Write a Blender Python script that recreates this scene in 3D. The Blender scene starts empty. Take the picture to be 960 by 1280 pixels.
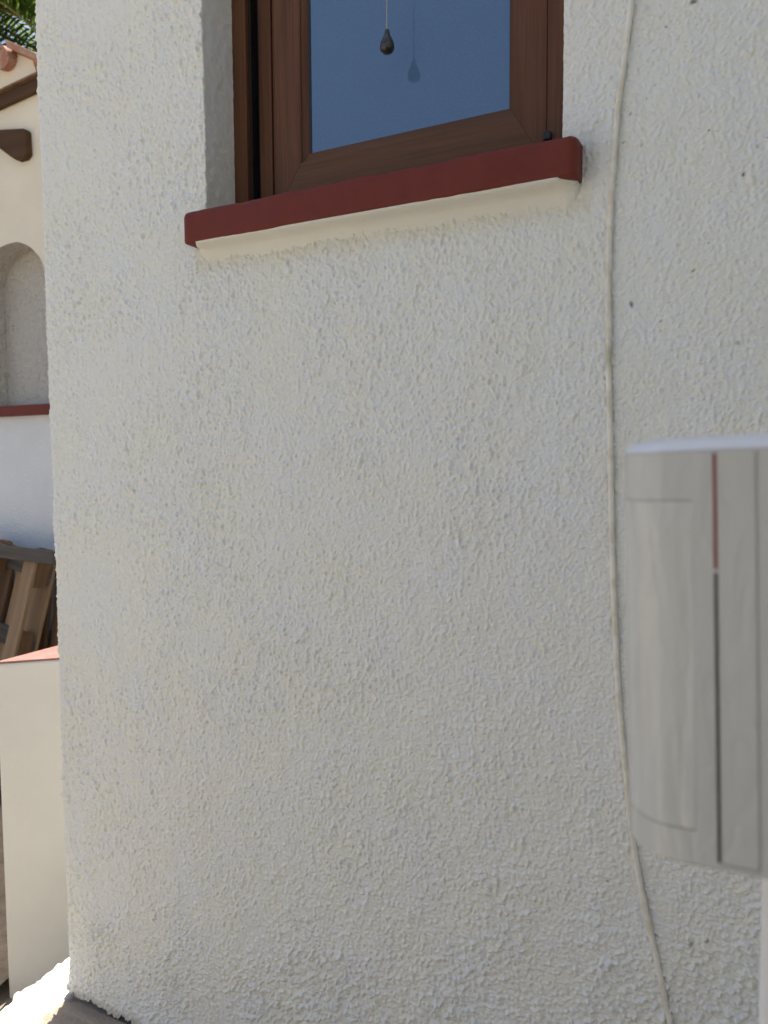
import bpy, bmesh, math, random
import numpy as np
from mathutils import Vector, Matrix
R = math.radians
random.seed(7)
scene = bpy.context.scene
COL = scene.collection

# ------------------------------------------------------------------ camera
yaw, pitch, roll = R(26.965), R(3.848), R(-0.35)
f0 = Vector((-math.sin(yaw), math.cos(yaw), 0)); r0 = Vector((math.cos(yaw), math.sin(yaw), 0)); u0 = Vector((0, 0, 1))
fw = f0 * math.cos(pitch) - u0 * math.sin(pitch); up = u0 * math.cos(pitch) + f0 * math.sin(pitch)
rt = r0 * math.cos(roll) + up * math.sin(roll); upr = -r0 * math.sin(roll) + up * math.cos(roll)
cd = bpy.data.cameras.new('camera'); cam = bpy.data.objects.new('camera', cd); COL.objects.link(cam)
m = Matrix((rt, upr, -fw)).transposed().to_4x4(); m.translation = Vector((0, -1.05, 1.12))
cam.matrix_world = m
cd.sensor_fit = 'VERTICAL'; cd.sensor_height = 36.0; cd.sensor_width = 27.0
cd.lens = 940 / 1280 * 36.0
cd.clip_start = 0.02; cd.clip_end = 3000
cd.dof.use_dof = True; cd.dof.focus_distance = 1.16; cd.dof.aperture_fstop = 26.4 / 3.1
scene.camera = cam

# ------------------------------------------------------------------ light
SUN_EL = R(68)
sun_vec = Vector((-0.34, 0.94, 0)).normalized()            # horizontal direction towards the sun
w = bpy.data.worlds.new('World'); scene.world = w; w.use_nodes = True
nt = w.node_tree; bg = nt.nodes['Background']
sky = nt.nodes.new('ShaderNodeTexSky'); sky.sky_type = 'NISHITA'; sky.sun_disc = False
sky.sun_elevation = SUN_EL; sky.sun_rotation = math.atan2(sun_vec.x, sun_vec.y)
sky.air_density = 1.0; sky.dust_density = 2.5; sky.ozone_density = 1.0
nt.links.new(sky.outputs[0], bg.inputs[0]); bg.inputs[1].default_value = 0.095
sd = bpy.data.lights.new('sun', 'SUN'); sd.energy = 4.3; sd.angle = R(0.5); sd.color = (1.0, 0.92, 0.78)
so = bpy.data.objects.new('sun', sd); COL.objects.link(so)
dirv = Vector((sun_vec.x * math.cos(SUN_EL), sun_vec.y * math.cos(SUN_EL), math.sin(SUN_EL)))
so.rotation_euler = dirv.to_track_quat('Z', 'Y').to_euler()
scene.view_settings.view_transform = 'Standard'; scene.view_settings.look = 'None'
scene.view_settings.exposure = 1.10; scene.view_settings.gamma = 1.0

# ------------------------------------------------------------------ materials
def mat(name, col=(.5, .5, .5), rough=.6, spec=.5):
    M = bpy.data.materials.new(name); M.use_nodes = True
    p = M.node_tree.nodes['Principled BSDF']
    p.inputs['Base Color'].default_value = (*col, 1); p.inputs['Roughness'].default_value = rough
    p.inputs['Specular IOR Level'].default_value = spec
    return M, M.node_tree, p
def N(t, typ, **k):
    n = t.nodes.new(typ)
    for a, b in k.items():
        if a in n.inputs: n.inputs[a].default_value = b
        else: setattr(n, a, b)
    return n
def coords(t, scale=(1, 1, 1), kind='Object'):
    tc = t.nodes.new('ShaderNodeTexCoord'); mp = t.nodes.new('ShaderNodeMapping')
    mp.inputs['Scale'].default_value = scale
    t.links.new(tc.outputs[kind], mp.inputs['Vector']); return mp.outputs[0]
def noise(t, vec, scale, detail=3, rough=.55, dist=0):
    n = N(t, 'ShaderNodeTexNoise', Scale=scale, Detail=detail, Roughness=rough, Distortion=dist)
    t.links.new(vec, n.inputs['Vector']); return n.outputs['Fac']
def ramp(t, fac, stops):
    r = t.nodes.new('ShaderNodeValToRGB'); e = r.color_ramp.elements
    while len(e) < len(stops): e.new(.5)
    for i, (p, c) in enumerate(stops):
        e[i].position = p; e[i].color = (*c, 1) if len(c) == 3 else c
    t.links.new(fac, r.inputs[0]); return r.outputs[0]
def mix(t, fac, a, b, typ='MIX'):
    n = t.nodes.new('ShaderNodeMix'); n.data_type = 'RGBA'; n.blend_type = typ
    for s, v in ((0, fac), (6, a), (7, b)):
        if isinstance(v, (int, float)): n.inputs[s].default_value = v
        elif isinstance(v, tuple): n.inputs[s].default_value = (*v, 1)
        else: t.links.new(v, n.inputs[s])
    return n.outputs[2]
def bump(t, p, h, strength, dist, prev=None):
    b = N(t, 'ShaderNodeBump', Strength=strength, Distance=dist)
    t.links.new(h, b.inputs['Height'])
    if prev: t.links.new(prev, b.inputs['Normal'])
    t.links.new(b.outputs[0], p.inputs['Normal']); return b.outputs[0]

# stucco paint: off-white with cream and cool patches, fine grain, and an attribute for dirt and painted glow
def stucco(name, base=(.772, .772, .708), fine=True, spots=True, cream=(.80, .77, .62), cool=(.755, .768, .755)):
    M, t, p = mat(name, base, .75, .35)
    v = coords(t)
    a = ramp(t, noise(t, v, 9, 4, .6), [(.38, (0, 0, 0)), (.66, (1, 1, 1))])
    c = mix(t, a, base, cool)
    b = ramp(t, noise(t, v, 60, 4, .65, .5), [(.52, (0, 0, 0)), (.68, (1, 1, 1))])
    f = N(t, 'ShaderNodeMath', operation='MULTIPLY'); t.links.new(b, f.inputs[0]); f.inputs[1].default_value = .55
    c = mix(t, f.outputs[0], c, cream)
    if spots:
        at = N(t, 'ShaderNodeAttribute', attribute_name='stain_glow')
        sp = N(t, 'ShaderNodeSeparateColor'); t.links.new(at.outputs['Color'], sp.inputs[0])
        c = mix(t, sp.outputs[0], c, (.05, .042, .035))
        c = mix(t, sp.outputs[1], c, (.66, .58, .38))  # yellow bounce glow under the sill, put into the colour
        c = mix(t, sp.outputs[2], c, (.42, .36, .27))
    t.links.new(c, p.inputs['Base Color'])
    if fine:
        b1 = bump(t, p, noise(t, v, 420, 3, .6), .5, .0014)
        bump(t, p, noise(t, v, 1300, 2, .6), .25, .0004, b1)
    return M
M_stucco = stucco('stucco_paint')
M_reveal = stucco('reveal_render', (.72, .71, .68), spots=False)
def plaster(name, col, bs=60, bd=.006, st=.5):
    M, t, p = mat(name, col, .8, .3); v = coords(t)
    c = mix(t, ramp(t, noise(t, v, 2.2, 4), [(.35, (0, 0, 0)), (.7, (1, 1, 1))]), col, tuple(x * .9 for x in col))
    t.links.new(c, p.inputs['Base Color'])
    b1 = bump(t, p, noise(t, v, bs, 4, .6), st, bd)
    return M
M_farwall = plaster('far_plaster_bounce', (.80, .73, .59), 45, .012, .6)  # base yellowed to carry the warm bounce light under the eave
M_farlow = plaster('far_plaster_skylit', (.80, .80, .79), 60, .012, .8)  # paler copy below the sill, for the cool skylight there
M_blocker = plaster('blocker_render', (.50, .47, .40), 60, .006, .5)
M_niche = plaster('niche_render', (.74, .70, .63), 34, .06, 1.0)
M_cream = plaster('cream_smooth', (.88, .85, .77), 42, .004, .5)
M_mortar = plaster('sill_bed_paint', (.80, .785, .71), 260, .002, .8)

def redpaint(name, col=(.145, .026, .016)):
    M, t, p = mat(name, col, .5, .25); v = coords(t)
    n = noise(t, v, 35, 5, .6)
    c = mix(t, ramp(t, n, [(.4, (0, 0, 0)), (.75, (1, 1, 1))]), col, (col[0] * 1.2, col[1] * 1.35, col[2] * 1.4))
    d = ramp(t, noise(t, v, 160, 4, .7), [(.66, (0, 0, 0)), (.74, (1, 1, 1))])
    f = N(t, 'ShaderNodeMath', operation='MULTIPLY'); t.links.new(d, f.inputs[0]); f.inputs[1].default_value = .25
    c = mix(t, f.outputs[0], c, (.2, .12, .09))
    t.links.new(c, p.inputs['Base Color'])
    t.links.new(ramp(t, n, [(.3, (.5,) * 3), (.7, (.7,) * 3)]), p.inputs['Roughness'])
    b1 = bump(t, p, noise(t, v, 110, 3), .3, .001); bump(t, p, noise(t, v, 22, 2), .4, .002, b1)
    return M
M_red = redpaint('red_masonry_paint'); M_redcap = redpaint('red_cap_paint', (.30, .15, .13))

def wood(name, c1, c2, axis, rough=.48, sc=1.0, spec=.25, bmp=.3):
    M, t, p = mat(name, c1, rough, spec)
    s = [38 * sc] * 3; s[axis] = 2.2 * sc
    v = coords(t, tuple(s))
    n = noise(t, v, 1.0, 6, .62, .6)
    c = mix(t, ramp(t, n, [(.3, (0, 0, 0)), (.7, (1, 1, 1))]), c1, c2)
    s2 = [260 * sc] * 3; s2[axis] = 7 * sc
    n2 = noise(t, coords(t, tuple(s2)), 1.0, 3, .6)
    c = mix(t, ramp(t, n2, [(.45, (.0,) * 3), (.8, (.45,) * 3)]), c, tuple(x * .45 for x in c1))
    t.links.new(c, p.inputs['Base Color']); bump(t, p, n2, bmp, .0005)
    return M
M_wz = wood('window_wood_vertical', (.092, .036, .015), (.15, .064, .028), 2)
M_wx = wood('window_wood_horizontal', (.095, .043, .019), (.145, .068, .032), 0)
M_timber = wood('dark_timber', (.062, .032, .016), (.10, .054, .028), 0, .85, .1)
M_pal = wood('pallet_wood', (.28, .165, .09), (.15, .09, .05), 2, .8, .5, .2, .5)
M_pal2 = wood('pallet_wood_pale', (.46, .31, .18), (.30, .19, .11), 2, .8, .5, .2, .5)
M_pal3 = wood('pallet_wood_grey', (.17, .145, .125), (.09, .075, .06), 0, .85, .5, .2, .5)
M_palblock = wood('pallet_block_wood', (.24, .14, .075), (.16, .09, .05), 2, .8, .4, .2, .5)
M_track, _, _ = mat('dark_track', (.012, .010, .009), .5)
M_gasket, _, _ = mat('black_gasket', (.012, .012, .013), .5)
M_knob, t, p = mat('dark_knob_plastic', (.03, .032, .03), .3)
t.links.new(ramp(t, noise(t, coords(t, (30, 30, 160)), 1, 2, .6, 2), [(.45, (.02, .021, .02)), (.7, (.075, .07, .055))]), p.inputs['Base Color'])
M_chain, _, _ = mat('bead_chain_plastic', (.42, .40, .36), .35)

M_glass, t, p = mat('window_glass_sky', (.06, .09, .16), .05, .5)
p.inputs['IOR'].default_value = 1.75; p.inputs['Coat Weight'].default_value = 0.0
v = coords(t)
bump(t, p, noise(t, v, 900, 2, .5), .05, .0002)
c = mix(t, ramp(t, noise(t, v, 420, 4, .7), [(.45, (0, 0, 0)), (.75, (1, 1, 1))]), (.080, .145, .265), (.105, .182, .315))  # blue base painted in for the reflected sky
t.links.new(c, p.inputs['Base Color'])

M_cable, t, p = mat('painted_cable', (.74, .68, .55), .5)
v = coords(t, (1, 1, 1))
c = mix(t, ramp(t, noise(t, v, 45, 4, .6), [(.45, (0, 0, 0)), (.62, (1, 1, 1))]), (.79, .76, .67), (.68, .62, .50))
at = N(t, 'ShaderNodeAttribute', attribute_name='stain_glow'); sp = N(t, 'ShaderNodeSeparateColor'); t.links.new(at.outputs['Color'], sp.inputs[0])
c = mix(t, sp.outputs[1], c, (.26, .27, .06)); t.links.new(c, p.inputs['Base Color'])
bump(t, p, noise(t, v, 160, 3), .5, .0015)

M_body, t, p = mat('detector_plastic', (.40,.395,.37), .22, .5)
M_lens, t, p = mat('detector_lens_plastic', (.56, .565, .53), .08, .5)
p.inputs['Coat Weight'].default_value = .0; p.inputs['Coat Roughness'].default_value = .04
v = coords(t, (75, 75, 11)); b1 = bump(t, p, noise(t, v, 1, 2, .5, 1.0), .55, .006)
v2 = coords(t, (140, 140, 60)); bump(t, p, noise(t, v2, 1, 2, .5, 1.2), .2, .003, b1)
M_body2, t, p = mat('detector_front_plastic', (.53, .535, .505), .15, .4)
v = coords(t, (60, 60, 22)); bump(t, p, noise(t, v, 1, 3, .5, 1.6), .45, .004)
M_lred, _, _ = mat('red_marking', (.22, .02, .025), .4)
M_lblk, _, _ = mat('dark_marking', (.03, .028, .03), .4)
M_lgry, _, _ = mat('seam_shadow_gap', (.27, .265, .245), .5)
M_post, _, _ = mat('white_post_paint', (.72, .73, .74), .5)

def ground_mat(name, c1, c2, sc=5, bs=30, bd=.01):
    M, t, p = mat(name, c1, .9, .2); v = coords(t)
    c = mix(t, ramp(t, noise(t, v, sc, 6, .65), [(.3, (0, 0, 0)), (.7, (1, 1, 1))]), c1, c2)
    g = ramp(t, noise(t, v, 160, 4, .7), [(.55, (0, 0, 0)), (.75, (.6,) * 3)])
    c = mix(t, g, c, tuple(x * .5 for x in c1)); t.links.new(c, p.inputs['Base Color'])
    b1 = bump(t, p, noise(t, v, bs, 6, .65), .7, bd); bump(t, p, noise(t, v, 350, 3, .6), .5, .002, b1)
    return M
M_slab = ground_mat('terrace_concrete', (.34, .28, .22), (.43, .36, .29))
t = M_slab.node_tree; p = t.nodes['Principled BSDF']; src = p.inputs['Base Color'].links[0].from_socket
tc = t.nodes.new('ShaderNodeTexCoord'); sx_ = t.nodes.new('ShaderNodeSeparateXYZ'); t.links.new(tc.outputs['Object'], sx_.inputs[0])
nn = N(t, 'ShaderNodeMath', operation='MULTIPLY_ADD'); t.links.new(noise(t, tc.outputs['Object'], 30, 5, .6), nn.inputs[0]); nn.inputs[1].default_value = .05
t.links.new(sx_.outputs[0], nn.inputs[2])
mr = N(t, 'ShaderNodeMapRange'); t.links.new(nn.outputs[0], mr.inputs['Value'])
for k_, v_ in (('From Min', -1.262), ('From Max', -1.250), ('To Min', 1), ('To Max', 0)): mr.inputs[k_].default_value = v_
t.links.new(mix(t, mr.outputs[0], src, (.72, .70, .64)), p.inputs['Base Color'])   # edge strip whitened to carry the sun's glare
M_ground = ground_mat('yard_ground', (.30, .26, .21), (.40, .36, .30), 3)
M_shade_dark = ground_mat('shade_sheet_dark', (.035, .027, .022), (.075, .06, .05), 12, 40)  # near-black tone carrying the shade on the yard
M_found = ground_mat('foundation_dark', (.07, .055, .045), (.12, .10, .085), 20)
M_tile, t, p = mat('terracotta', (.42, .17, .10), .8)
v = coords(t); c = mix(t, ramp(t, noise(t, v, 14, 5, .65), [(.4, (0, 0, 0)), (.65, (1, 1, 1))]), (.40, .15, .09), (.38, .30, .22))
t.links.new(c, p.inputs['Base Color']); bump(t, p, noise(t, v, 60, 4), .5, .004)
M_leaf, t, p = mat('palm_leaflet', (.05, .085, .025), .75, .12)
c = mix(t, ramp(t, noise(t, coords(t), 6, 3), [(.35, (0, 0, 0)), (.65, (1, 1, 1))]), (.045, .095, .025), (.11, .15, .04)); t.links.new(c, p.inputs['Base Color'])
tr = N(t, 'ShaderNodeBsdfTranslucent'); mx = N(t, 'ShaderNodeMixShader', Fac=.5); tr.inputs[0].default_value = (.20, .30, .05, 1)
t.links.new(p.outputs[0], mx.inputs[1]); t.links.new(tr.outputs[0], mx.inputs[2]); t.links.new(mx.outputs[0], t.nodes['Material Output'].inputs[0])
M_rachis, _, _ = mat('palm_rachis', (.28, .24, .08), .6)
M_trunk = ground_mat('palm_bark', (.12, .085, .055), (.20, .15, .10), 20, 40)
M_unseen_roof = ground_mat('unseen_roof_board', (.35, .28, .2), (.4, .33, .25), 4)

# ------------------------------------------------------------------ helpers
def empty(name, loc, label, cat, group=None):
    o = bpy.data.objects.new(name, None); COL.objects.link(o); o.location = loc
    o.empty_display_size = .1
    o['label'] = label; o['category'] = cat
    if group: o['group'] = group
    return o
def link(name, me, mats, parent=None, smooth=False):
    if not isinstance(mats, (list, tuple)): mats = [mats]
    for mm in mats: me.materials.append(mm)
    if smooth: me.shade_smooth()
    o = bpy.data.objects.new(name, me); COL.objects.link(o)
    if parent:
        o.parent = parent
        off = Vector(parent.matrix_basis.translation)
        pp = parent.parent
        while pp: off += Vector(pp.matrix_basis.translation); pp = pp.parent
        o.location = -off if parent.type == 'EMPTY' else Vector((0, 0, 0))
    return o
def frombm(name, bm, mats, parent=None, smooth=False):
    me = bpy.data.meshes.new(name); bm.normal_update(); bm.to_mesh(me); bm.free()
    return link(name, me, mats, parent, smooth)
def tag(o, label, cat, group=None):
    o['label'] = label; o['category'] = cat
    if group: o['group'] = group
    return o
def box(bm, x0, x1, y0, y1, z0, z1, bev=0, seg=2):
    vs = [bm.verts.new((x, y, z)) for x in (x0, x1) for y in (y0, y1) for z in (z0, z1)]
    F = [(0, 1, 3, 2), (4, 6, 7, 5), (0, 4, 5, 1), (2, 3, 7, 6), (0, 2, 6, 4), (1, 5, 7, 3)]
    fs = [bm.faces.new([vs[i] for i in f]) for f in F]
    if bev:
        es = list({e for f in fs for e in f.edges})
        bmesh.ops.bevel(bm, geom=es, offset=bev, segments=seg, affect='EDGES', profile=.5)
    return vs
def prism(bm, pts, axis, a, b, bev=0):
    """extrude a 2-D outline; axis 'y': pts are (x,z); axis 'x': (y,z); axis 'z': (x,y)"""
    def P(p, h):
        return {'y': (p[0], h, p[1]), 'x': (h, p[0], p[1]), 'z': (p[0], p[1], h)}[axis]
    A = [bm.verts.new(P(p, a)) for p in pts]; B = [bm.verts.new(P(p, b)) for p in pts]
    n = len(pts); fs = [bm.faces.new(A), bm.faces.new(B[::-1])]
    for i in range(n): fs.append(bm.faces.new((A[i], B[i], B[(i + 1) % n], A[(i + 1) % n])))
    bmesh.ops.recalc_face_normals(bm, faces=fs)
    if bev:
        bmesh.ops.bevel(bm, geom=list({e for f in fs for e in f.edges}), offset=bev, segments=2, affect='EDGES', profile=.5)
def tube(bm, pts, rad, seg=10, squash=1.0):
    rings = []
    for i, p in enumerate(pts):
        p = Vector(p); a = Vector(pts[max(i - 1, 0)]); b = Vector(pts[min(i + 1, len(pts) - 1)])
        d = (b - a).normalized(); s = d.cross(Vector((0, 1, 0)));
        if s.length < 1e-4: s = Vector((1, 0, 0))
        s.normalize(); q = s.cross(d)
        r = rad[i] if isinstance(rad, (list, tuple)) else rad
        rings.append([bm.verts.new(p + s * math.cos(2 * math.pi * k / seg) * r + q * math.sin(2 * math.pi * k / seg) * r * squash) for k in range(seg)])
    for A, B in zip(rings, rings[1:]):
        for k in range(seg): bm.faces.new((A[k], A[(k + 1) % seg], B[(k + 1) % seg], B[k]))
    bm.faces.new(rings[0][::-1]); bm.faces.new(rings[-1])
    bmesh.ops.recalc_face_normals(bm, faces=bm.faces)
def lathe(bm, prof, cx, cy, seg=20):
    rings = []
    for r, z in prof:
        rings.append([bm.verts.new((cx + math.cos(2 * math.pi * k / seg) * r, cy + math.sin(2 * math.pi * k / seg) * r, z)) for k in range(seg)])
    for A, B in zip(rings, rings[1:]):
        for k in range(seg): bm.faces.new((A[k], A[(k + 1) % seg], B[(k + 1) % seg], B[k]))
    bm.faces.new(rings[0][::-1]); bm.faces.new(rings[-1])
    bmesh.ops.recalc_face_normals(bm, faces=bm.faces)

# ------------------------------------------------------------------ ground
def rough_slab():
    """raised concrete terrace the house stands on, ragged towards the left"""
    bm = bmesh.new()
    ctrl = [(-8, -1.52), (-3, -1.46), (-1.2, -1.43), (-.5, -1.40), (-.20, -1.372), (-.10, -1.379), (-.05, -1.392), (0, -1.386), (.04, -1.396), (.077, -1.398), (.13, -1.375), (.2, -1.36), (.4, -1.35), (2.0, -1.33), (7, -1.33)]
    ys = np.concatenate([np.arange(-8, -.6, .4), np.arange(-.6, .6, .008), np.arange(.6, 7.01, .4)])
    cy = [c[0] for c in ctrl]; cx = [c[1] for c in ctrl]
    edge = np.interp(ys, cy, cx)
    rs = np.random.RandomState(3)
    jit = np.convolve(rs.randn(len(ys)), [.25, .5, .25], 'same') * .004
    edge = edge + jit
    lofs = [(-.015, -.55), (-.012, -.2), (-.006, -.03), (0, -.008), (.012, 0), (.03, .002), (.06, .0), (.10, -.003), (.14, -.004), (.3, -.004), (1.5, 0), (3.5, 0), (7, 0), (30, 0)]
    rows = []
    for i, y in enumerate(ys):
        row = []
        for k, (dx, z) in enumerate(lofs):
            zz = z + (rs.randn() * .0028 if 2 < k < 10 else 0)
            row.append(bm.verts.new((edge[i] + dx + (rs.randn() * .002 if k < 8 else 0), y, zz)))
        rows.append(row)
    for A, B in zip(rows, rows[1:]):
        for k in range(len(lofs) - 1): bm.faces.new((A[k], A[k + 1], B[k + 1], B[k]))
    bmesh.ops.recalc_face_normals(bm, faces=bm.faces)
    o = frombm('terrace', bm, M_slab, smooth=True); o['kind'] = 'structure'
rough_slab()
bm = bmesh.new(); s = 400
vs = [bm.verts.new(p) for p in ((-s, -s, -.28), (s, -s, -.28), (s, s, -.28), (-s, s, -.28))]; bm.faces.new(vs)
frombm('ground', bm, M_ground)['kind'] = 'structure'

# ------------------------------------------------------------------ the house, its stucco wall
house = empty('house', (0, 0, 0), 'white rough stucco house in front, with brown wooden window and dark red sill', 'house')
WX0, WX1 = -.875, -.2585            # window opening
WZ0, WZ1 = 1.50, 2.55
CX = -1.290; RC = .012
def field(nx, nz, dx, sx, sz, seed, lo=0):
    rs = np.random.RandomState(seed); a = rs.randn(nz, nx)
    fz = np.fft.fftfreq(nz, dx)[:, None]; fx = np.fft.rfftfreq(nx, dx)[None, :]
    g = np.exp(-2 * (math.pi ** 2) * ((fx * sx) ** 2 + (fz * sz) ** 2))
    if lo: g = g * (1 - np.exp(-2 * (math.pi ** 2) * ((fx * lo) ** 2 + (fz * lo) ** 2)))
    h = np.fft.irfft2(np.fft.rfft2(a) * g, s=(nz, nx)); return h / h.std()
D = .0015
NX, NZ = 1070, 1420
sm = lambda x: np.clip(x, 0, 1) ** 2 * (3 - 2 * np.clip(x, 0, 1))
def build_height():
    z = (np.arange(NZ) * D)[:, None]; x = (np.arange(NX) * D)[None, :]
    big = field(NX, NZ, D, .035, .05, 1); mid = field(NX, NZ, D, .009, .016, 2)
    up_ = field(NX, NZ, D, .00105, .0017, 3, .009); up2 = field(NX, NZ, D, .0019, .0032, 4, .016)
    iso = field(NX, NZ, D, .0014, .0012, 5, .010); iso2 = field(NX, NZ, D, .0028, .0024, 6, .017)
    fine = field(NX, NZ, D, .0008, .0009, 8, .006)
    lump = lambda n, t: np.log1p(np.exp((n - t) * 2.5)) / 2.5
    U = lump(up_, .2) * .7 + lump(up2, .3) * .75
    L = lump(iso, .1) * .95 + lump(iso2, .4) * 1.0
    msk = sm((.55 - z + .35 * (x - .6) + .10 * mid * .3 + .12 * big) / .55)     # coarser towards the foot and right
    var = .85 + .28 * np.tanh(field(NX, NZ, D, .03, .04, 9))
    # smoother on the right of the window
    smooth_r = 1 - .35 * sm((x - 1.02) / .12) * (1 - msk)
    h = (U * (1 - msk) + L * msk) * var * smooth_r * (1 + .50 * msk) * .0020 + fine * .00050 + mid * .00042 + big * .0005
    return h, msk
H, MSK = build_height()
def hsample(s, z):     # s measured along the wall from the corner arc start
    i = np.clip(s / D, 0, NX - 1.001); j = np.clip(z / D, 0, NZ - 1.001)
    i0 = i.astype(int); j0 = j.astype(int); fi = i - i0; fj = j - j0
    return (H[j0, i0] * (1 - fi) + H[j0, i0 + 1] * fi) * (1 - fj) + (H[j0 + 1, i0] * (1 - fi) + H[j0 + 1, i0 + 1] * fi) * fj

def house_wall():
    # path round the corner: side wall (x = CX, y from 6 to RC), arc, front (y = 0)
    path = []   # (x, y, nx, ny, s)
    S0 = .10
    side = [6, 3, 1.5, .8, .4, .2] + list(np.arange(.09, RC, -.0015))
    for y in side: path.append((CX, y, -1, 0, max(0, S0 - (y - RC))))
    na = 9
    for k in range(na + 1):
        a = math.pi * .5 * k / na
        path.append((CX + RC - RC * math.cos(a), RC - RC * math.sin(a), -math.cos(a), -math.sin(a), S0 + RC * a))
    arc = S0 + RC * math.pi / 2
    n1 = int((WX0 - (CX + RC)) / D); n2 = int((WX1 - WX0) / D); n3 = int((.10 - WX1) / D)
    xs = list(np.linspace(CX + RC, WX0, n1 + 1)[1:]); iw0 = len(path) + len(xs) - 1
    xs += list(np.linspace(WX0, WX1, n2 + 1)[1:]); iw1 = len(path) + len(xs) - 1
    xs += list(np.linspace(WX1, .10, n3 + 1)[1:]) + [.2, .5, 1, 2, 4, 7]
    for x in xs: path.append((x, 0, 0, -1, min(arc + x - (CX + RC), 1.598)))
    nz1 = int(WZ0 / D); zs = list(np.linspace(0, WZ0, nz1 + 1)); jw0 = nz1
    zs += list(np.arange(WZ0 + D, 2.06, D)) + [2.15, 2.3, WZ1]; jw1 = len(zs) - 1
    zs += [2.7, 3.4, 4.6, 5.80]
    P = np.array(path); Z = np.array(zs); n, mz = len(P), len(Z)
    S, ZZ = np.meshgrid(P[:, 4], Z)
    h = hsample(S, ZZ)
    # fade displacement at the far coarse ends; keep flush
    X = P[:, 0][None] + P[:, 2][None] * h; Y = P[:, 1][None] + P[:, 3][None] * h
    Zg = ZZ.copy()
    # ragged foot of the render
    rs = np.random.RandomState(11); rag = np.convolve(rs.randn(n), np.ones(5) / 5, 'same')
    rag = .007 + .006 * rag + .004 * np.convolve(rs.randn(n), np.ones(25) / 25, 'same') * 3
    w_ = np.clip(1 - ZZ / .03, 0, 1); Zg = Zg + w_ * np.clip(rag, .001, .03)[None]
    # render swells a little outwards at the foot
    foot = np.clip(1 - ZZ / .07, 0, 1) ** 2 * .006
    X += P[:, 2][None] * foot; Y += P[:, 3][None] * foot
    verts = np.stack([X, Y, Zg], -1).reshape(-1, 3)
    idx = np.arange(n * mz).reshape(mz, n)
    q = np.stack([idx[:-1, :-1], idx[:-1, 1:], idx[1:, 1:], idx[1:, :-1]], -1)
    keep = np.ones(q.shape[:2], bool); keep[jw0:jw1, iw0:iw1] = False
    faces = q[keep]
    # reveals (left, right) and head: extra columns going into the wall
    V = [verts]; F = [faces]; base = len(verts)
    dep = np.array([0, .002, .004, .007] + list(np.arange(.010, .125, .0025)))
    for col, nxn in ((iw0, 1), (iw1, -1)):
        zc = Z[jw0:jw1 + 1]; k = len(dep) - 1
        rr = np.random.RandomState(20 + nxn).randn(len(zc), k) * .00018
        rr += field(len(dep) + 30, len(zc), .0025, .004, .006, 30 + nxn)[:, :k] * .0003
        edge = verts[idx[jw0:jw1 + 1, col]]
        rnd = .004 * np.exp(-dep[1:] / .003)
        xv = P[col, 0] + nxn * (rr) + 0 * rnd[None]
        vv = np.stack([xv, np.broadcast_to(dep[1:][None] + .001, xv.shape), np.broadcast_to(zc[:, None], xv.shape)], -1)
        ni = base + np.arange(vv.shape[0] * k).reshape(vv.shape[0], k)
        base += vv.shape[0] * k; V.append(vv.reshape(-1, 3))
        full = np.concatenate([idx[jw0:jw1 + 1, col][:, None], ni], 1)
        a = np.stack([full[:-1, :-1], full[:-1, 1:], full[1:, 1:], full[1:, :-1]], -1).reshape(-1, 4)
        if nxn < 0: a = a[:, ::-1]
        F.append(a)
    row = idx[jw1, iw0:iw1 + 1]; back = verts[row].copy(); back[:, 1] = .12
    bi = base + np.arange(len(row)); base += len(row); V.append(back)
    F.append(np.stack([row[:-1], row[1:], bi[1:], bi[:-1]], -1))
    V = np.concatenate(V); F = np.concatenate(F)
    me = bpy.data.meshes.new('wall')
    me.vertices.add(len(V)); me.vertices.foreach_set('co', V.astype(np.float32).ravel())
    me.loops.add(F.size); me.loops.foreach_set('vertex_index', F.astype(np.int32).ravel())
    me.polygons.add(len(F)); me.polygons.foreach_set('loop_start', np.arange(0, F.size, 4, dtype=np.int32))
    me.polygons.foreach_set('loop_total', np.full(len(F), 4, np.int32))
    me.update(calc_edges=True)
    # stains and painted glow: R dark specks, G yellow bounce light under the sill, B grey dirt at the foot
    st = np.zeros((len(V), 4), np.float32); st[:, 3] = 1
    x, y, z = V[:, 0], V[:, 1], V[:, 2]
    rs = np.random.RandomState(5)
    SP = SPECKS + [(rs.uniform(-1.28, 0), rs.uniform(.02, 2.0), rs.uniform(.0006, .0013)) for _ in range(30)]
    SP += [(rs.uniform(-.25, 0), rs.uniform(.2, 1.9), rs.uniform(.0006, .0014)) for _ in range(16)]
    SP += [(rs.uniform(-.95, 0), rs.uniform(.02, .35), rs.uniform(.0006, .0013)) for _ in range(40)]
    front = np.where(np.abs(y) < .02)[0]; fx, fz = x[front], z[front]
    order = np.argsort(fx); sx = fx[order]
    for (px, pz, pr) in SP:
        pr *= .72
        r2 = pr * 2.6
        a, b = np.searchsorted(sx, (px - r2, px + r2)); c = order[a:b]
        an = rs.uniform(0, math.pi); el = rs.uniform(1, 2.2)
        ux = (fx[c] - px) * math.cos(an) + (fz[c] - pz) * math.sin(an); uz = -(fx[c] - px) * math.sin(an) + (fz[c] - pz) * math.cos(an)
        d = np.sqrt((ux / el) ** 2 + uz ** 2) / pr
        v = np.clip(1.5 - d, 0, 1) * rs.uniform(.35, .95); gi = front[c]
        st[gi, 0] = np.maximum(st[gi, 0], v)
    under = np.clip(1 - np.abs(z - 1.468) / .028, 0, 1) * ((x > -.90) & (x < -.22)) * .42
    st[:, 1] = under
    st[:, 2] = np.clip(1 - z / .022, 0, 1) * .9
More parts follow.
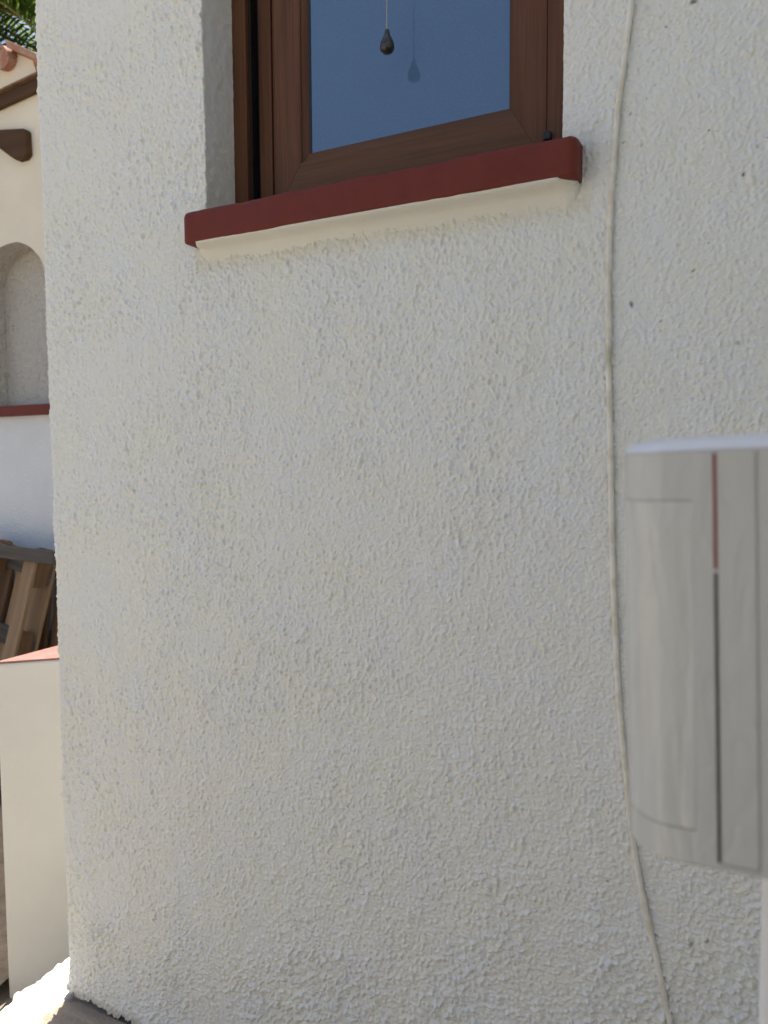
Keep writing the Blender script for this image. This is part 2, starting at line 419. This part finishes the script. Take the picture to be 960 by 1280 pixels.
    # faint darker patch beside the sill's right end
    st[:, 2] = np.maximum(st[:, 2], .35 * np.exp(-(((x + .222) / .012) ** 2 + ((z - 1.515) / .03) ** 2)))
    ca = me.color_attributes.new('stain_glow', 'FLOAT_COLOR', 'POINT'); ca.data.foreach_set('color', st.ravel())
    return link('wall', me, M_stucco, house, True)
# dark specks read off the wall, (x, z, radius) in metres
SPECKS = [(-.096, 1.69, .0035), (-.128, 1.668, .002), (-.178, 1.535, .0022), (-.035, 1.47, .002), (-.165, 1.325, .003), (-.128, 1.30, .002),
          (-.036, 1.265, .0034), (-.09, 1.36, .002), (-.14, 1.60, .0016), (-.17, 1.57, .0018), (-.15, 1.585, .0014), (-.075, 1.53, .0018), (-.02, 1.50, .002),
          (-.075, .47, .0035), (-.12, .47, .0028), (-.055, .48, .0025), (-1.255, .19, .003), (-.185, .53, .0015), (-.98, .12, .002)]
house_wall()
# unseen side wing, added to block sky light from the right
bm = bmesh.new(); box(bm, .38, 7.0, -1.85, -.012, .006, 5.8, .012); frombm('wing_sky_blocker', bm, M_stucco, house)
# dark masonry core behind the ragged foot of the render
bm = bmesh.new(); box(bm, CX + .022, 6.9, .02, 5.9, -.3, .12); frombm('plinth', bm, M_found, house)
bm = bmesh.new(); box(bm, CX - .05, 7.1, -.06, 6.2, 5.802, 5.95, .01)  # unseen roof, raised high to lengthen the house's shadow
frombm('roof', bm, M_unseen_roof, house)  # unseen roof, raised for the longer shadow
# room behind the opening, closes the house
bm = bmesh.new(); box(bm, CX + .02, 6.9, .20, 5.9, .13, 5.7); frombm('inner_wall', bm, M_reveal, house)

# ------------------------------------------------------------------ the window
FZ0, FZ1 = 1.535, 2.55
bm = bmesh.new()
box(bm, -.9, -.846, .080, .16, FZ0, FZ1, .0015)               # outer frame left
box(bm, -.8455, -.834, .112, .16, FZ0, FZ1)                   # bottom of the track
box(bm, -.8335, -.8065, .101, .16, FZ0, FZ1, .002)
box(bm, -.806, -.800, .092, .16, FZ0, FZ1, .002)            # raised ridge
box(bm, -.7995, -.7865, .096, .16, FZ0, FZ1, .001)
box(bm, -.3013, -.24, .0785, .16, FZ0, FZ1, .0015)             # outer frame right
box(bm, -.7862, -.2998, .083, .16, FZ0 - .01, FZ0 + .022, .0015)   # lower frame rail
win = frombm('window', bm, M_wz, house)
bm = bmesh.new(); box(bm, -.8452, -.8415, .09, .1118, FZ0, FZ1); box(bm, -.8365, -.8343, .104, .1118, FZ0, FZ1); frombm('track_strip', bm, M_track, win)
sx0, sx1, sz0, sz1 = -.7835, -.3015, 1.5575, 2.52            # sash outline
gx0, gx1, gz0, gz1 = -.7195, -.3605, 1.652, 2.44             # glass
def mitred(bm, o0, o1, i0, i1, y0, yb):
    """one sash member: outer edge o0-o1, inner edge i0-i1 (x,z), face at y0, moulded bead dropping to yb at the glass"""
    O = [Vector((o0[0], 0, o0[1])), Vector((o1[0], 0, o1[1]))]; I = [Vector((i0[0], 0, i0[1])), Vector((i1[0], 0, i1[1]))]
    prof = [(0, .13), (0, y0 + .0015), (.02, y0), (.80, y0), (.835, y0 + .0015), (.84, y0 + .004), (1.0, yb - .001), (1.0, .13)]
    rows = []
    for a, y in prof:
        rows.append([bm.verts.new((O[k].lerp(I[k], a).x, y, O[k].lerp(I[k], a).z)) for k in (0, 1)])
    fs = []
    for A, B in zip(rows, rows[1:]): fs.append(bm.faces.new((A[0], A[1], B[1], B[0])))
    for k in (0, 1): fs.append(bm.faces.new([r[k] for r in rows]))
    bmesh.ops.recalc_face_normals(bm, faces=fs)
e = .00025
for nm, mm, args in (('sash_stile', M_wz, ((sx0, sz0 + e), (sx0, sz1 - e), (gx0, gz0 + e), (gx0, gz1 - e), .078, .089)),
                     ('sash_stile', M_wz, ((sx1, sz1 - e), (sx1, sz0 + e), (gx1, gz1 - e), (gx1, gz0 + e), .078, .089)),
                     ('sash_rail', M_wx, ((sx0 + e, sz0), (sx1 - e, sz0), (gx0 + e, gz0), (gx1 - e, gz0), .0782, .089)),
                     ('sash_rail', M_wx, ((sx1 - e, sz1), (sx0 + e, sz1), (gx1 - e, gz1), (gx0 + e, gz1), .0782, .089))):
    bm = bmesh.new(); mitred(bm, *args); frombm(nm, bm, mm, win)
bm = bmesh.new()
for (a, b, c, d) in ((gx0 - .004, gx0 + .0042, gz0, gz1), (gx1 - .0012, gx1 + .004, gz0, gz1), (gx0 + .0042, gx1 - .0012, gz0 - .004, gz0 + .0006)):
    box(bm, a, b, .0885, .0925, c, d)
frombm('gasket', bm, M_gasket, win)
bm = bmesh.new(); box(bm, gx0 - .005, gx1 + .005, .090, .0945, gz0 - .005, gz1 + .005); frombm('pane', bm, M_glass, win)
bm = bmesh.new(); box(bm, -.3055, -.2935, .0700, .0790, 1.589, 1.6005, .0015); frombm('drainage_cap', bm, M_gasket, win)

# sill: rounded red slab, hand painted
def sill(name, x0, x1, yf, yb, z0, z1, m_, parent, wob=.0012, r=.010, seed=1, nx=90, yw=0.0):
    yf -= yw; yb -= yw
    rs = np.random.RandomState(seed)
    bm = bmesh.new()
    prof = []
    for a in np.linspace(-90, 0, 6): prof.append((yf + r * .5 - math.cos(R(a)) * r * .5, z0 + r * .5 + math.sin(R(a)) * r * .5))
    for k in range(1, 6): prof.append((yf, z0 + r * .5 + (z1 - z0 - r * 1.5) * k / 6))
    for a in np.linspace(0, 90, 7): prof.append((yf + r - math.cos(R(a)) * r, z1 - r + math.sin(R(a)) * r))
    prof.append((yf * .5, z1 + .0005)); prof.append((0.0, z1 + .001)); prof.append((yb, z1 + .004)); prof.append((yb, z0))
    rows = []
    xs = []
    rc = .012
    ends = [(0, rc)] + [(rc - rc * math.cos(R(a)), rc - rc * math.sin(R(a))) for a in (20, 40, 60, 80, 90)]
    for e_, ins in ends: xs.append((x0 + e_, ins))
    for k in range(1, nx): xs.append((x0 + rc + (x1 - x0 - 2 * rc) * k / nx, 0))
    for e_, ins in ends[::-1]: xs.append((x1 - e_, ins))
    cm = (yf + yb) / 2; cz = (z0 + z1) / 2
    w1 = np.convolve(rs.randn(len(xs) + 20), np.ones(14) / 14, 'same')[10:-10] * 3
    w2 = np.convolve(rs.randn(len(xs) + 20), np.ones(10) / 10, 'same')[10:-10] * 3
    for i, (x, ins) in enumerate(xs):
        row = []
        for j, (y, z) in enumerate(prof):
            yy = min(y + ins, yb); zz = z
            if ins: zz = cz + (z - cz) * (1 - ins / (z1 - z0) * .55)
            zz += w1[i] * wob * (1 if z > cz else .8); yy += w2[i] * wob * .6 * (y < 0)
            row.append(bm.verts.new((x, yy + yw, zz)))
        rows.append(row)
    n = len(prof)
    for A, B in zip(rows, rows[1:]):
        for k in range(n): bm.faces.new((A[k], A[(k + 1) % n], B[(k + 1) % n], B[k]))
    bm.faces.new(rows[0][::-1]); bm.faces.new(rows[-1])
    bmesh.ops.recalc_face_normals(bm, faces=bm.faces)
    return frombm(name, bm, m_, parent, True)
sill('window_sill', -.8965, -.2315, -.040, .079, 1.4915, 1.5445, M_red, win)
# cream painted mortar bed under the sill, running out into the wall
def bed():
    bm = bmesh.new(); rs = np.random.RandomState(4); rows = []
    n = 160; j = np.convolve(rs.randn(n + 21), np.ones(9) / 9, 'same')[10:-10]; j2 = np.convolve(rs.randn(n + 21), np.ones(5) / 5, 'same')[10:-10]
    for i in range(n + 1):
        x = -.889 + (.889 - .2350) * i / n; q = min(j[min(i, n - 1)], 2); t2 = j2[min(i, n - 1)]
        e_ = min(1, i / 5, (n - i) / 5) * .7 + .3
        pr = [(.01, 1.4955), (-.0372 * e_, 1.4928), (-.0374 * e_ + .0006 * t2, 1.4908 + .0006 * q), (-.032 * e_, 1.4888 + .0006 * q), (-.020 * e_, 1.4872 + .0010 * t2), (-.0105, 1.4845 + .001 * q), (-.006 - .0006 * t2, 1.480 + .0016 * q), (-.0025, 1.472 + .0015 * q), (.0015, 1.460 + .0015 * t2), (.01, 1.455)]
        ez = min(1, i / 5, (n - i) / 4); rows.append([bm.verts.new((x, a, 1.4925 + (b - 1.4925) * (.25 + .75 * ez ** .5))) for a, b in pr])
    k = len(rows[0])
    for A, B in zip(rows, rows[1:]):
        for c in range(k): bm.faces.new((A[c], A[(c + 1) % k], B[(c + 1) % k], B[c]))
    bm.faces.new(rows[0][::-1]); bm.faces.new(rows[-1]); bmesh.ops.recalc_face_normals(bm, faces=bm.faces)
    frombm('sill_bed', bm, M_mortar, win, True)
bed()

# pull chain with its pear shaped knob, hanging in front of the glass
kx, ky, kz = -.544, .040, 1.771
pc = empty('pull_chain', (kx, ky, kz), 'pale beaded chain with dark pear-shaped knob hanging before the blue window glass', 'pull chain')
bm = bmesh.new()
pr = [(.0005, .0195), (.003, .019), (.0040, .0165), (.0042, .0135), (.0055, .0095), (.0085, .004), (.0108, -.002), (.0115, -.007), (.0105, -.0115), (.007, -.0152), (.003, -.0168), (.0005, -.0172)]
lathe(bm, [(r, kz + z) for r, z in pr], kx, ky, 24); frombm('knob', bm, M_knob, pc, True)
bm = bmesh.new(); z = kz + .020
while z < 2.2:
    bmesh.ops.create_uvsphere(bm, u_segments=6, v_segments=5, radius=.00115, matrix=Matrix.Translation((kx + .0002 * math.sin(z * 90), ky, z))); z += .0033
tube(bm, [(kx, ky, kz + .018), (kx, ky, 2.2)], .0008, 5)
frombm('chain', bm, M_chain, pc, True)

# ------------------------------------------------------------------ painted cable down the wall
def cable():
    ctrl = [(-.158, 2.3), (-.160, 2.0), (-.164, 1.80), (-.170, 1.71), (-.187, 1.564), (-.1935, 1.45), (-.195, 1.359), (-.193, 1.28), (-.191, 1.20), (-.1875, 1.09), (-.184, .984), (-.178, .87), (-.171, .765), (-.161, .68), (-.152, .599), (-.143, .55), (-.130, .491), (-.114, .42), (-.098, .352), (-.080, .27), (-.062, .15), (-.058, .02)]
    Zc = np.array([c[1] for c in ctrl])[::-1]; Xc = np.array([c[0] for c in ctrl])[::-1]
    rs = np.random.RandomState(8); zs = np.arange(.02, 2.3, .004)
    xs = np.interp(zs, Zc, Xc); k = np.exp(-np.linspace(-2, 2, 31) ** 2); k /= k.sum()
    xs = np.convolve(np.pad(xs, 15, 'edge'), k, 'valid')
    wob = np.convolve(np.pad(rs.randn(len(zs)), 15, 'edge'), k, 'valid') * .0011
    rad = .0040 + np.convolve(rs.randn(len(zs)), np.ones(4) / 4, 'same') * .00012
    bm = bmesh.new()
    tube(bm, [(float(x + w_), -.0048, float(z)) for x, w_, z in zip(xs, wob, zs)], [float(r) for r in rad], 12, 1.0)
    o = frombm('cable', bm, M_cable, None, True)
    me = o.data; ca = me.color_attributes.new('stain_glow', 'FLOAT_COLOR', 'POINT')
    st = np.zeros((len(me.vertices), 4), np.float32)
    for i, v_ in enumerate(me.vertices):
        st[i, 1] = max(0, min(1, (1.0 - abs(v_.co.z - 1.255) / .022) * 1.2)) * .5 + max(0, .5 - abs(v_.co.z - 1.41) / .02) * .3
    ca.data.foreach_set('color', st.ravel())
    tag(o, 'thin cream painted cable running down the white stucco wall, with a green algae spot', 'cable')
cable()

# ------------------------------------------------------------------ detector and its post, close to the camera
det = empty('motion_detector', (-.013, -.72, .96), 'glossy pale grey motion detector with a red and a black line, at the right', 'motion detector')
TL = R(-1.9)
prof = [(-.013, -.7402), (-.030, -.7400), (-.0335, -.7392), (-.037, -.7377), (-.041, -.7345), (-.0445, -.7302), (-.047, -.726), (-.0489, -.720), (-.0495, -.713), (-.0497, -.690), (-.047, -.684), (.036, -.684), (.040, -.690), (.040, -.725), (.037, -.7325), (.030, -.7375), (.02, -.7400)]
def shell(pts, zs, off=None):
    """rings of the outline, each pulled in by off"""
    cx = -.005; cy = -.71
    bm = bmesh.new(); rings = []
    for z, o_ in zs:
        rings.append([bm.verts.new((cx + (x - cx) * (1 - o_ / .045), cy + (y - cy) * (1 - o_ / .03), z)) for x, y in pts])
    n = len(pts)
    for A, B in zip(rings, rings[1:]):
        for k in range(n): bm.faces.new((A[k], A[(k + 1) % n], B[(k + 1) % n], B[k]))
    bm.faces.new(rings[0]); bm.faces.new(rings[-1]); bmesh.ops.recalc_face_normals(bm, faces=bm.faces); return bm
def dpart(name, bm, m_, sm_=True, parent=None):
    o = frombm(name, bm, m_, det, sm_)
    if sm_: o.data.set_sharp_from_angle(angle=R(35))
    return o
ZT = 1.1290
M_rim, _, _ = mat('rim_plastic_skylit', (.72, .73, .75), .35)  # paler than the body, to carry skylight on the top bevel
dpart('body', shell(prof, [(.9600, .004), (.9602, .0015), (.9615, 0), (.963, 0), (1.1235, 0), (1.1238, .001)]), M_body2)
dpart('top_rim', shell(prof, [(1.1235, .0012), (1.1238, .0002), (1.1245, .0006), (1.1256, .0014), (1.1268, .0024), (1.1280, .0046), (ZT, .010)]), M_rim)
def ribbon(pts, z0, z1, out, thick, drop=0):
    """curved panel following the outline between pts, standing 'out' proud"""
    bm = bmesh.new(); rows = []
    for i, (x, y) in enumerate(pts):
        a = Vector(pts[max(i - 1, 0)]); b = Vector(pts[min(i + 1, len(pts) - 1)]); d = (b - a).normalized(); n_ = Vector((-d.y, d.x))
        if n_.dot(Vector((x + .005, y + .69))) < 0: n_ = -n_
        P = Vector((x, y)) + n_ * out; Q = Vector((x, y)) - n_ * thick
        rows.append([bm.verts.new((P.x, P.y, z0)), bm.verts.new((P.x, P.y, z1)), bm.verts.new((Q.x, Q.y, z1)), bm.verts.new((Q.x, Q.y, z0))])
    for A, B in zip(rows, rows[1:]):
        for k in range(4): bm.faces.new((A[k], A[(k + 1) % 4], B[(k + 1) % 4], B[k]))
    bm.faces.new(rows[0]); bm.faces.new(rows[-1]); bmesh.ops.recalc_face_normals(bm, faces=bm.faces); return bm
def sub(pts, n=6):
    o_ = []
    for a, b in zip(pts, pts[1:]):
        for k in range(n): o_.append((a[0] + (b[0] - a[0]) * k / n, a[1] + (b[1] - a[1]) * k / n))
    return o_ + [pts[-1]]
lensp = sub([(-.0205, -.7401)] + prof[1:9], 3)
o = dpart('lens', ribbon(lensp, .9755, 1.1045, .00012, .001), M_lens)
# thin shadow gaps round the lens
o = dpart('lens_seam', ribbon(lensp, 1.1046, 1.1050, .0001, .001), M_lgry)
o = dpart('lens_seam', ribbon(lensp, .9748, .9755, .0001, .001), M_lgry)
bm = bmesh.new(); box(bm, -.01305, -.01185, -.74065, -.7396, 1.0785, 1.1225, .0002); dpart('red_line', bm, M_lred, False)
bm = bmesh.new(); box(bm, -.01305, -.01185, -.74065, -.7396, .9640, 1.0770, .0002); dpart('black_line', bm, M_lblk, False)
bm = bmesh.new(); box(bm, .00145, .0019, -.7405, -.7396, .9640, 1.1225); dpart('front_seam', bm, M_lgry, False)
bm = bmesh.new(); box(bm, -.0123, .0019, -.7405, -.7396, .9632, .9635); dpart('bottom_seam', bm, M_lgry, False)
det.rotation_euler = (0, TL, 0)

PX0 = .0026
def post():
    bm = bmesh.new(); x0 = PX0
    box(bm, x0, x0 + .04, -.682, -.642, 0.0, 2.3, .004, 3)
    box(bm, x0 - .02, x0 + .06, -.702, -.622, 0.003, .011, .002)
    o = frombm('post', bm, M_post, None, True); o.data.set_sharp_from_angle(angle=R(35))
    # same slight lean as the detector
    me = o.data; mt = Matrix.Translation((-.013, 0, .96)) @ Matrix.Rotation(R(-0.3), 4, 'Y') @ Matrix.Translation((.013, 0, -.96))
    for v_ in me.vertices:
        if v_.co.z > .05: v_.co = mt @ v_.co
        else:
            q = mt @ Vector((v_.co.x, v_.co.y, .0)); v_.co = (q.x, v_.co.y, v_.co.z)
    tag(o, 'white painted square metal post at the right edge that carries the motion detector', 'post')
post()

# ------------------------------------------------------------------ low cream wall beside the house
lw = empty('low_wall', (-1.5, .1, -.5), 'low smooth cream garden wall with a faded red top, left of the house corner', 'low wall')
pts = [(-1.738, .178), (-1.292, .590), (-1.292, 1.96), (-1.738, 1.96)]
bm = bmesh.new(); prism(bm, pts, 'z', -.52, .612, .007); frombm('wall', bm, M_cream, lw)
bm = bmesh.new(); pts2 = [(-1.739, .1755), (-1.2925, .5875), (-1.2925, 1.962), (-1.7395, 1.962)]
prism(bm, pts2, 'z', .6125, .617, .0015)
frombm('cap', bm, M_redcap, lw)

# ------------------------------------------------------------------ the house opposite
fh = empty('house', (-4, 2, -.5), 'cream plastered house behind, with arched niche, red sill, dark timbers and terracotta tiles', 'house')
def farhouse():
    Y = 2.0; cx, a, b, zs, zb = -4.02, .29, .225, 2.195, 1.463
    bm = bmesh.new()
    def q(*p): bm.faces.new([bm.verts.new(v_) for v_ in p])
    nseg = 28
    arch = [(cx - a * math.cos(math.pi * k / nseg), zs + b * math.sin(math.pi * k / nseg)) for k in range(nseg + 1)]
    xl, xr, zt = cx - a, cx + a, 3.30
    rng = random.Random(2)
    arch = [(x, z + (rng.uniform(-.004, .004) if 0 < i < nseg else 0)) for i, (x, z) in enumerate(arch)]
    q((-9, Y, -.5), (xl, Y, -.5), (xl, Y, zb), (-9, Y, zb)); q((-9, Y, zb), (xl, Y, zb), (xl, Y, zt), (-9, Y, zt)); q((xr, Y, -.5), (-1.8, Y, -.5), (-1.8, Y, zb), (xr, Y, zb)); q((xr, Y, zb), (-1.8, Y, zb), (-1.8, Y, 1.9), (xr, Y, zt))
    q((xl, Y, -.5), (xr, Y, -.5), (xr, Y, zb), (xl, Y, zb))
    for (x1, z1), (x2, z2) in zip(arch, arch[1:]): q((x1, Y, z1), (x2, Y, z2), (x2, Y, zt), (x1, Y, zt))
    # upper gable strip, falling to the right
    q((-9, Y, zt), (xr, Y, zt), (-3.77, Y, 3.40), (-3.90, Y, 3.47), (-9, Y, 3.47))
    q((-9, 8, -.5), (-9, Y, -.5), (-9, Y, 3.47), (-9, 8, 3.47)); q((-1.8, Y, -.5), (-1.8, 8, -.5), (-1.8, 8, 1.9), (-1.8, Y, 1.9))
    bmesh.ops.remove_doubles(bm, verts=bm.verts, dist=1e-4)
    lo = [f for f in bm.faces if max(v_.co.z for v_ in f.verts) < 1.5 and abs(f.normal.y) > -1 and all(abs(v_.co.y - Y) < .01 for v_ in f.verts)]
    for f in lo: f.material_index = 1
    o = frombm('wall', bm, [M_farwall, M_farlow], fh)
    bm = bmesh.new(); dp = .17
    ring = [(xl, zb)] + arch + [(xr, zb)]
    F = [bm.verts.new((x, Y, z)) for x, z in ring]; B = [bm.verts.new((x, Y + dp, z)) for x, z in ring]
    for k in range(len(ring)): bm.faces.new((F[k], F[(k + 1) % len(ring)], B[(k + 1) % len(ring)], B[k]))
    bm.faces.new(B); bmesh.ops.recalc_face_normals(bm, faces=bm.faces)
    frombm('niche', bm, M_niche, fh)
farhouse()
sill('window_sill', -4.45, -3.60, 1.962 , 2.05, 1.4035, 1.4645, M_red, fh, .0006, .006, 6, 60, 2.0)
bm = bmesh.new(); box(bm, -.9, .9, -.03, .0, -.03, .03, .004)
o = frombm('beam', bm, M_timber, fh); o.location = Vector((-4.2, 1.995, 3.2)) - Vector((-4, 2, -.5)); o.rotation_euler = (0, R(-4.5), 0)
bm = bmesh.new(); box(bm, -.9, .9, -.045, .0, -.006, .006, .002)
o = frombm('beam_edge', bm, M_pal, fh); o.location = Vector((-4.2, 1.995, 3.252)) - Vector((-4, 2, -.5)); o.rotation_euler = (0, R(-4.5), 0)
bm = bmesh.new()
cor = [(-4.30, 3.10), (-3.812, 3.02), (-3.800, 3.005), (-3.795, 2.88), (-3.825, 2.858), (-3.885, 2.858), (-3.93, 2.885), (-4.06, 2.975), (-4.30, 3.03)]
prism(bm, cor, 'y', 1.955, 1.998, .004); frombm('corbel', bm, M_timber, fh)
# terracotta: barrel tiles along the eave and a raking verge strip
def tile(x, z, n):
    bm = bmesh.new(); r = .074; seg = 12
    for (y0, z0), (y1, z1) in (((1.93, z), (2.35, z + .13)), ((2.28, z + .13), (2.75, z + .27))):
        for (ra, fl) in ((r, 1), (r - .014, -1)):
            pass
        A = []; 
        for (yy, zz, rr) in ((y0, z0, r), (y1, z1, r * .86)):
            A.append([bm.verts.new((x + math.cos(math.pi * k / seg) * rr, yy, zz + math.sin(math.pi * k / seg) * rr)) for k in range(seg + 1)] +
                     [bm.verts.new((x + math.cos(math.pi * k / seg) * (rr - .014), yy, zz + math.sin(math.pi * k / seg) * (rr - .014))) for k in range(seg, -1, -1)])
        n_ = len(A[0])
        for k in range(n_): bm.faces.new((A[0][k], A[0][(k + 1) % n_], A[1][(k + 1) % n_], A[1][k]))
        bm.faces.new(A[0][::-1]); bm.faces.new(A[1])
    # mortar plug closing the lower end
    P = [bm.verts.new((x + math.cos(2 * math.pi * k / 20) * (.066), 1.945, z + math.sin(2 * math.pi * k / 20) * .066 * (1 if k <= 10 else .75))) for k in range(20)]
    Q = [bm.verts.new(v_.co + Vector((0, .10, .02))) for v_ in P]
    for k in range(20): bm.faces.new((P[k], P[(k + 1) % 20], Q[(k + 1) % 20], Q[k]))
    bm.faces.new(P[::-1]); bm.faces.new(Q)
    bmesh.ops.recalc_face_normals(bm, faces=bm.faces)
    return bm
first = frombm('roof_tile', tile(0, 0, 0), M_tile, fh)
for k in range(8):
    o = first if k == 0 else first.copy()
    if k: COL.objects.link(o); o.parent = fh
    o.location = Vector((-3.965 - .17 * k, 0, 3.425)) - Vector((-4, 2, -.5))
bm = bmesh.new(); prism(bm, [(-3.90, 3.475), (-3.55, 3.29), (-3.55, 3.325), (-3.90, 3.515)], 'y', 1.93, 2.6, .004); frombm('verge', bm, M_tile, fh)
bm = bmesh.new()
vs = [bm.verts.new(p) for p in ((-9, 1.97, 3.475), (-3.9, 1.97, 3.475), (-3.9, 5, 4.4), (-9, 5, 4.4))]; bm.faces.new(vs)
frombm('roof', bm, M_tile, fh)

# ------------------------------------------------------------------ wall added behind the photographer (darkens the foot of the wall, seen in the detector)
pw = empty('light_blocker', (0, -2.35, 0), 'added cream wall opposite the house, shading the stucco foot, seen only as a reflection', 'light_blocker')
bm = bmesh.new(); box(bm, -1.2, 6.5, -2.25, -2.10, .006, 1.45, .01); frombm('wall', bm, M_blocker, pw)
bm = bmesh.new(); box(bm, -1.23, 6.53, -2.28, -2.07, 1.453, 1.50, .008); frombm('cap', bm, M_redcap, pw)

# ------------------------------------------------------------------ dark ground sheet, added to stand for shade
bm = bmesh.new(); rs_ = np.random.RandomState(9); n1, n2 = 90, 70; hh = field(n1, n2, .035, .05, .05, 77) * .012 + field(n1, n2, .035, .018, .018, 78) * .008
g_ = [[bm.verts.new((-4.7 + (4.7 - 1.74) * i / (n1 - 1), -1.7 + 3.65 * j / (n2 - 1), -.228 + hh[j, i])) for i in range(n1)] for j in range(n2)]
for j in range(n2 - 1):
    for i in range(n1 - 1): bm.faces.new((g_[j][i], g_[j][i + 1], g_[j + 1][i + 1], g_[j + 1][i]))
frombm('shade_sheet', bm, M_shade_dark, None, True)['kind'] = 'structure'

# ------------------------------------------------------------------ bounce wall added behind the photographer (seen in the detector and lights the house)
gw = empty('bounce_wall', (0, -5.2, -.5), 'added cream bounce wall across the terrace, lighting the house, seen only as a reflection', 'bounce wall')
bm = bmesh.new(); box(bm, -9, 9, -5.4, -5.2, -.5, 1.25, .01); frombm('wall', bm, M_cream, gw)
bm = bmesh.new(); box(bm, -9.03, 9.03, -5.43, -5.17, 1.253, 1.31, .008); frombm('cap', bm, M_redcap, gw)

# ------------------------------------------------------------------ pallets leaning on the far wall
def pallet(name, label, hue):
    root = empty(name, (0, 0, 0), label, 'pallet', 'wooden pallets leaning on the house opposite')
    Wd, Ln = .8, .98
    rng = random.Random(hue)
    for i, x in enumerate((-.35, 0, .35)):
        wd = .045 if i != 1 else .05
        bm = bmesh.new(); box(bm, x - wd, x + wd, -.072, -.050, 0, Ln, .003)
        frombm('runner', bm, (M_pal2, M_pal, M_pal2)[i], root)
        for z in (.075, .49, .905):
            bm = bmesh.new(); box(bm, x - .05, x + .05, -.0495, .026, z - .0725, z + .0725, .003); frombm('block', bm, M_palblock, root)
    for z in (.075, .49, .905):
        bm = bmesh.new(); box(bm, -.4, .4, .0265, .048, z - .05, z + .05, .003); frombm('cross_board', bm, M_pal3, root)
    for x, wd in ((-.33, .07), (-.165, .05), (0, .07), (.165, .05), (.33, .07)):
        bm = bmesh.new(); box(bm, x - wd, x + wd, .0485, .070, 0, Ln, .003); frombm('deck_board', bm, M_pal if rng.random() < .6 else M_pal2, root)
    return root
def place(root, x, y, z, lean, tilt, flip=False):
    root.rotation_mode = 'XYZ'
    root.matrix_basis = Matrix.Translation((x, y, z)) @ Matrix.Rotation(lean, 4, 'X') @ Matrix.Rotation(tilt, 4, 'Y') @ (Matrix.Rotation(math.pi, 4, 'Z') if flip else Matrix.Identity(4))
def copy_tree(root, label):
    r = root.copy(); COL.objects.link(r); r['label'] = label
    for c_ in root.children:
        d = c_.copy(); COL.objects.link(d); d.parent = r
    return r
p1 = pallet('pallet', 'front wooden pallet leaning left against the white wall, with one pale board', 3)
p2 = copy_tree(p1, 'dark rear pallet, upright against the white wall behind the front pallet')
place(p1, -4.07, 1.62, -.28, R(-8), R(12))
place(p2, -3.90, 1.88, -.355, R(-3), R(6), True)

bm = bmesh.new(); box(bm, -.62, .62, -.02, .02, -.035, .035, .004)
o = frombm('loose_plank', bm, M_pal3); o.location = (-3.93, 1.66, .648); o.rotation_euler = (R(-6), R(2.2), 0)
tag(o, 'weathered grey plank lying across the tops of the leaning pallets', 'plank')

# ------------------------------------------------------------------ palm behind the house opposite
def palm():
    root = empty('palm_tree', (-7.6, 3.35, -.28), 'green date palm crown rising behind the tiled roof at the upper left', 'palm tree')
    C0 = Vector((-7.6, 3.35, 5.35)); rng = random.Random(4)
    bm = bmesh.new()
    pts = [(-7.6 + .05 * math.sin(k), 3.35, -.5 + 5.8 * k / 24) for k in range(25)]
    tube(bm, pts, [.24 + .03 * (k % 2) - .003 * k for k in range(25)], 14); frombm('trunk', bm, M_trunk, root, True)
    leaf = bmesh.new(); rach = bmesh.new()
    fr = [(i * 2.399 + rng.uniform(-.2, .2), rng.uniform(-.25, 1.15)) for i in range(40)]
    fr += [(R(24), .22), (R(30), .55), (R(18), .42), (R(34), .12), (R(27), .75), (R(12), .1), (R(20), .32), (R(26), .38), (R(22), .62), (R(31), .3), (R(15), .7)]
    for az, el in fr:
        L = rng.uniform(2.3, 3.0); d = Vector((math.cos(az) * math.cos(el), math.sin(az) * math.cos(el), math.sin(el)))
        P = [C0.copy()]; n = 26; v_ = d.copy()
        for k in range(n):
            v_ = (v_ + Vector((0, 0, -.055 - .001 * k))).normalized(); P.append(P[-1] + v_ * L / n)
        tube(rach, P, [.022 * (1 - k / (n + 1)) + .003 for k in range(n + 1)], 5)
        for k in range(3, n):
          for hh in (0, .33, .66):
            a = P[k].lerp(P[k + 1], hh); t_ = (P[k + 1] - P[k]).normalized(); s_ = t_.cross(Vector((0, 0, 1))).normalized(); u_ = s_.cross(t_)
            ll = .52 * math.sin(math.pi * (.12 + .82 * k / n)) ** .6
            for sg in (-1, 1):
                dd = (t_ * .75 + s_ * sg * rng.uniform(.7, 1.0) + u_ * rng.uniform(.05, .5)).normalized()
                tip = a + dd * ll + Vector((0, 0, -.12 * ll)); mid = a + dd * ll * .5 + Vector((0, 0, .02)); wv = t_ * .015
                q = [leaf.verts.new(x) for x in (a - wv * .5, mid - wv, tip, mid + wv, a + wv * .5)]; leaf.faces.new(q)
    frombm('crown', leaf, M_leaf, root); frombm('frond_stems', rach, M_rachis, root, True)
palm()
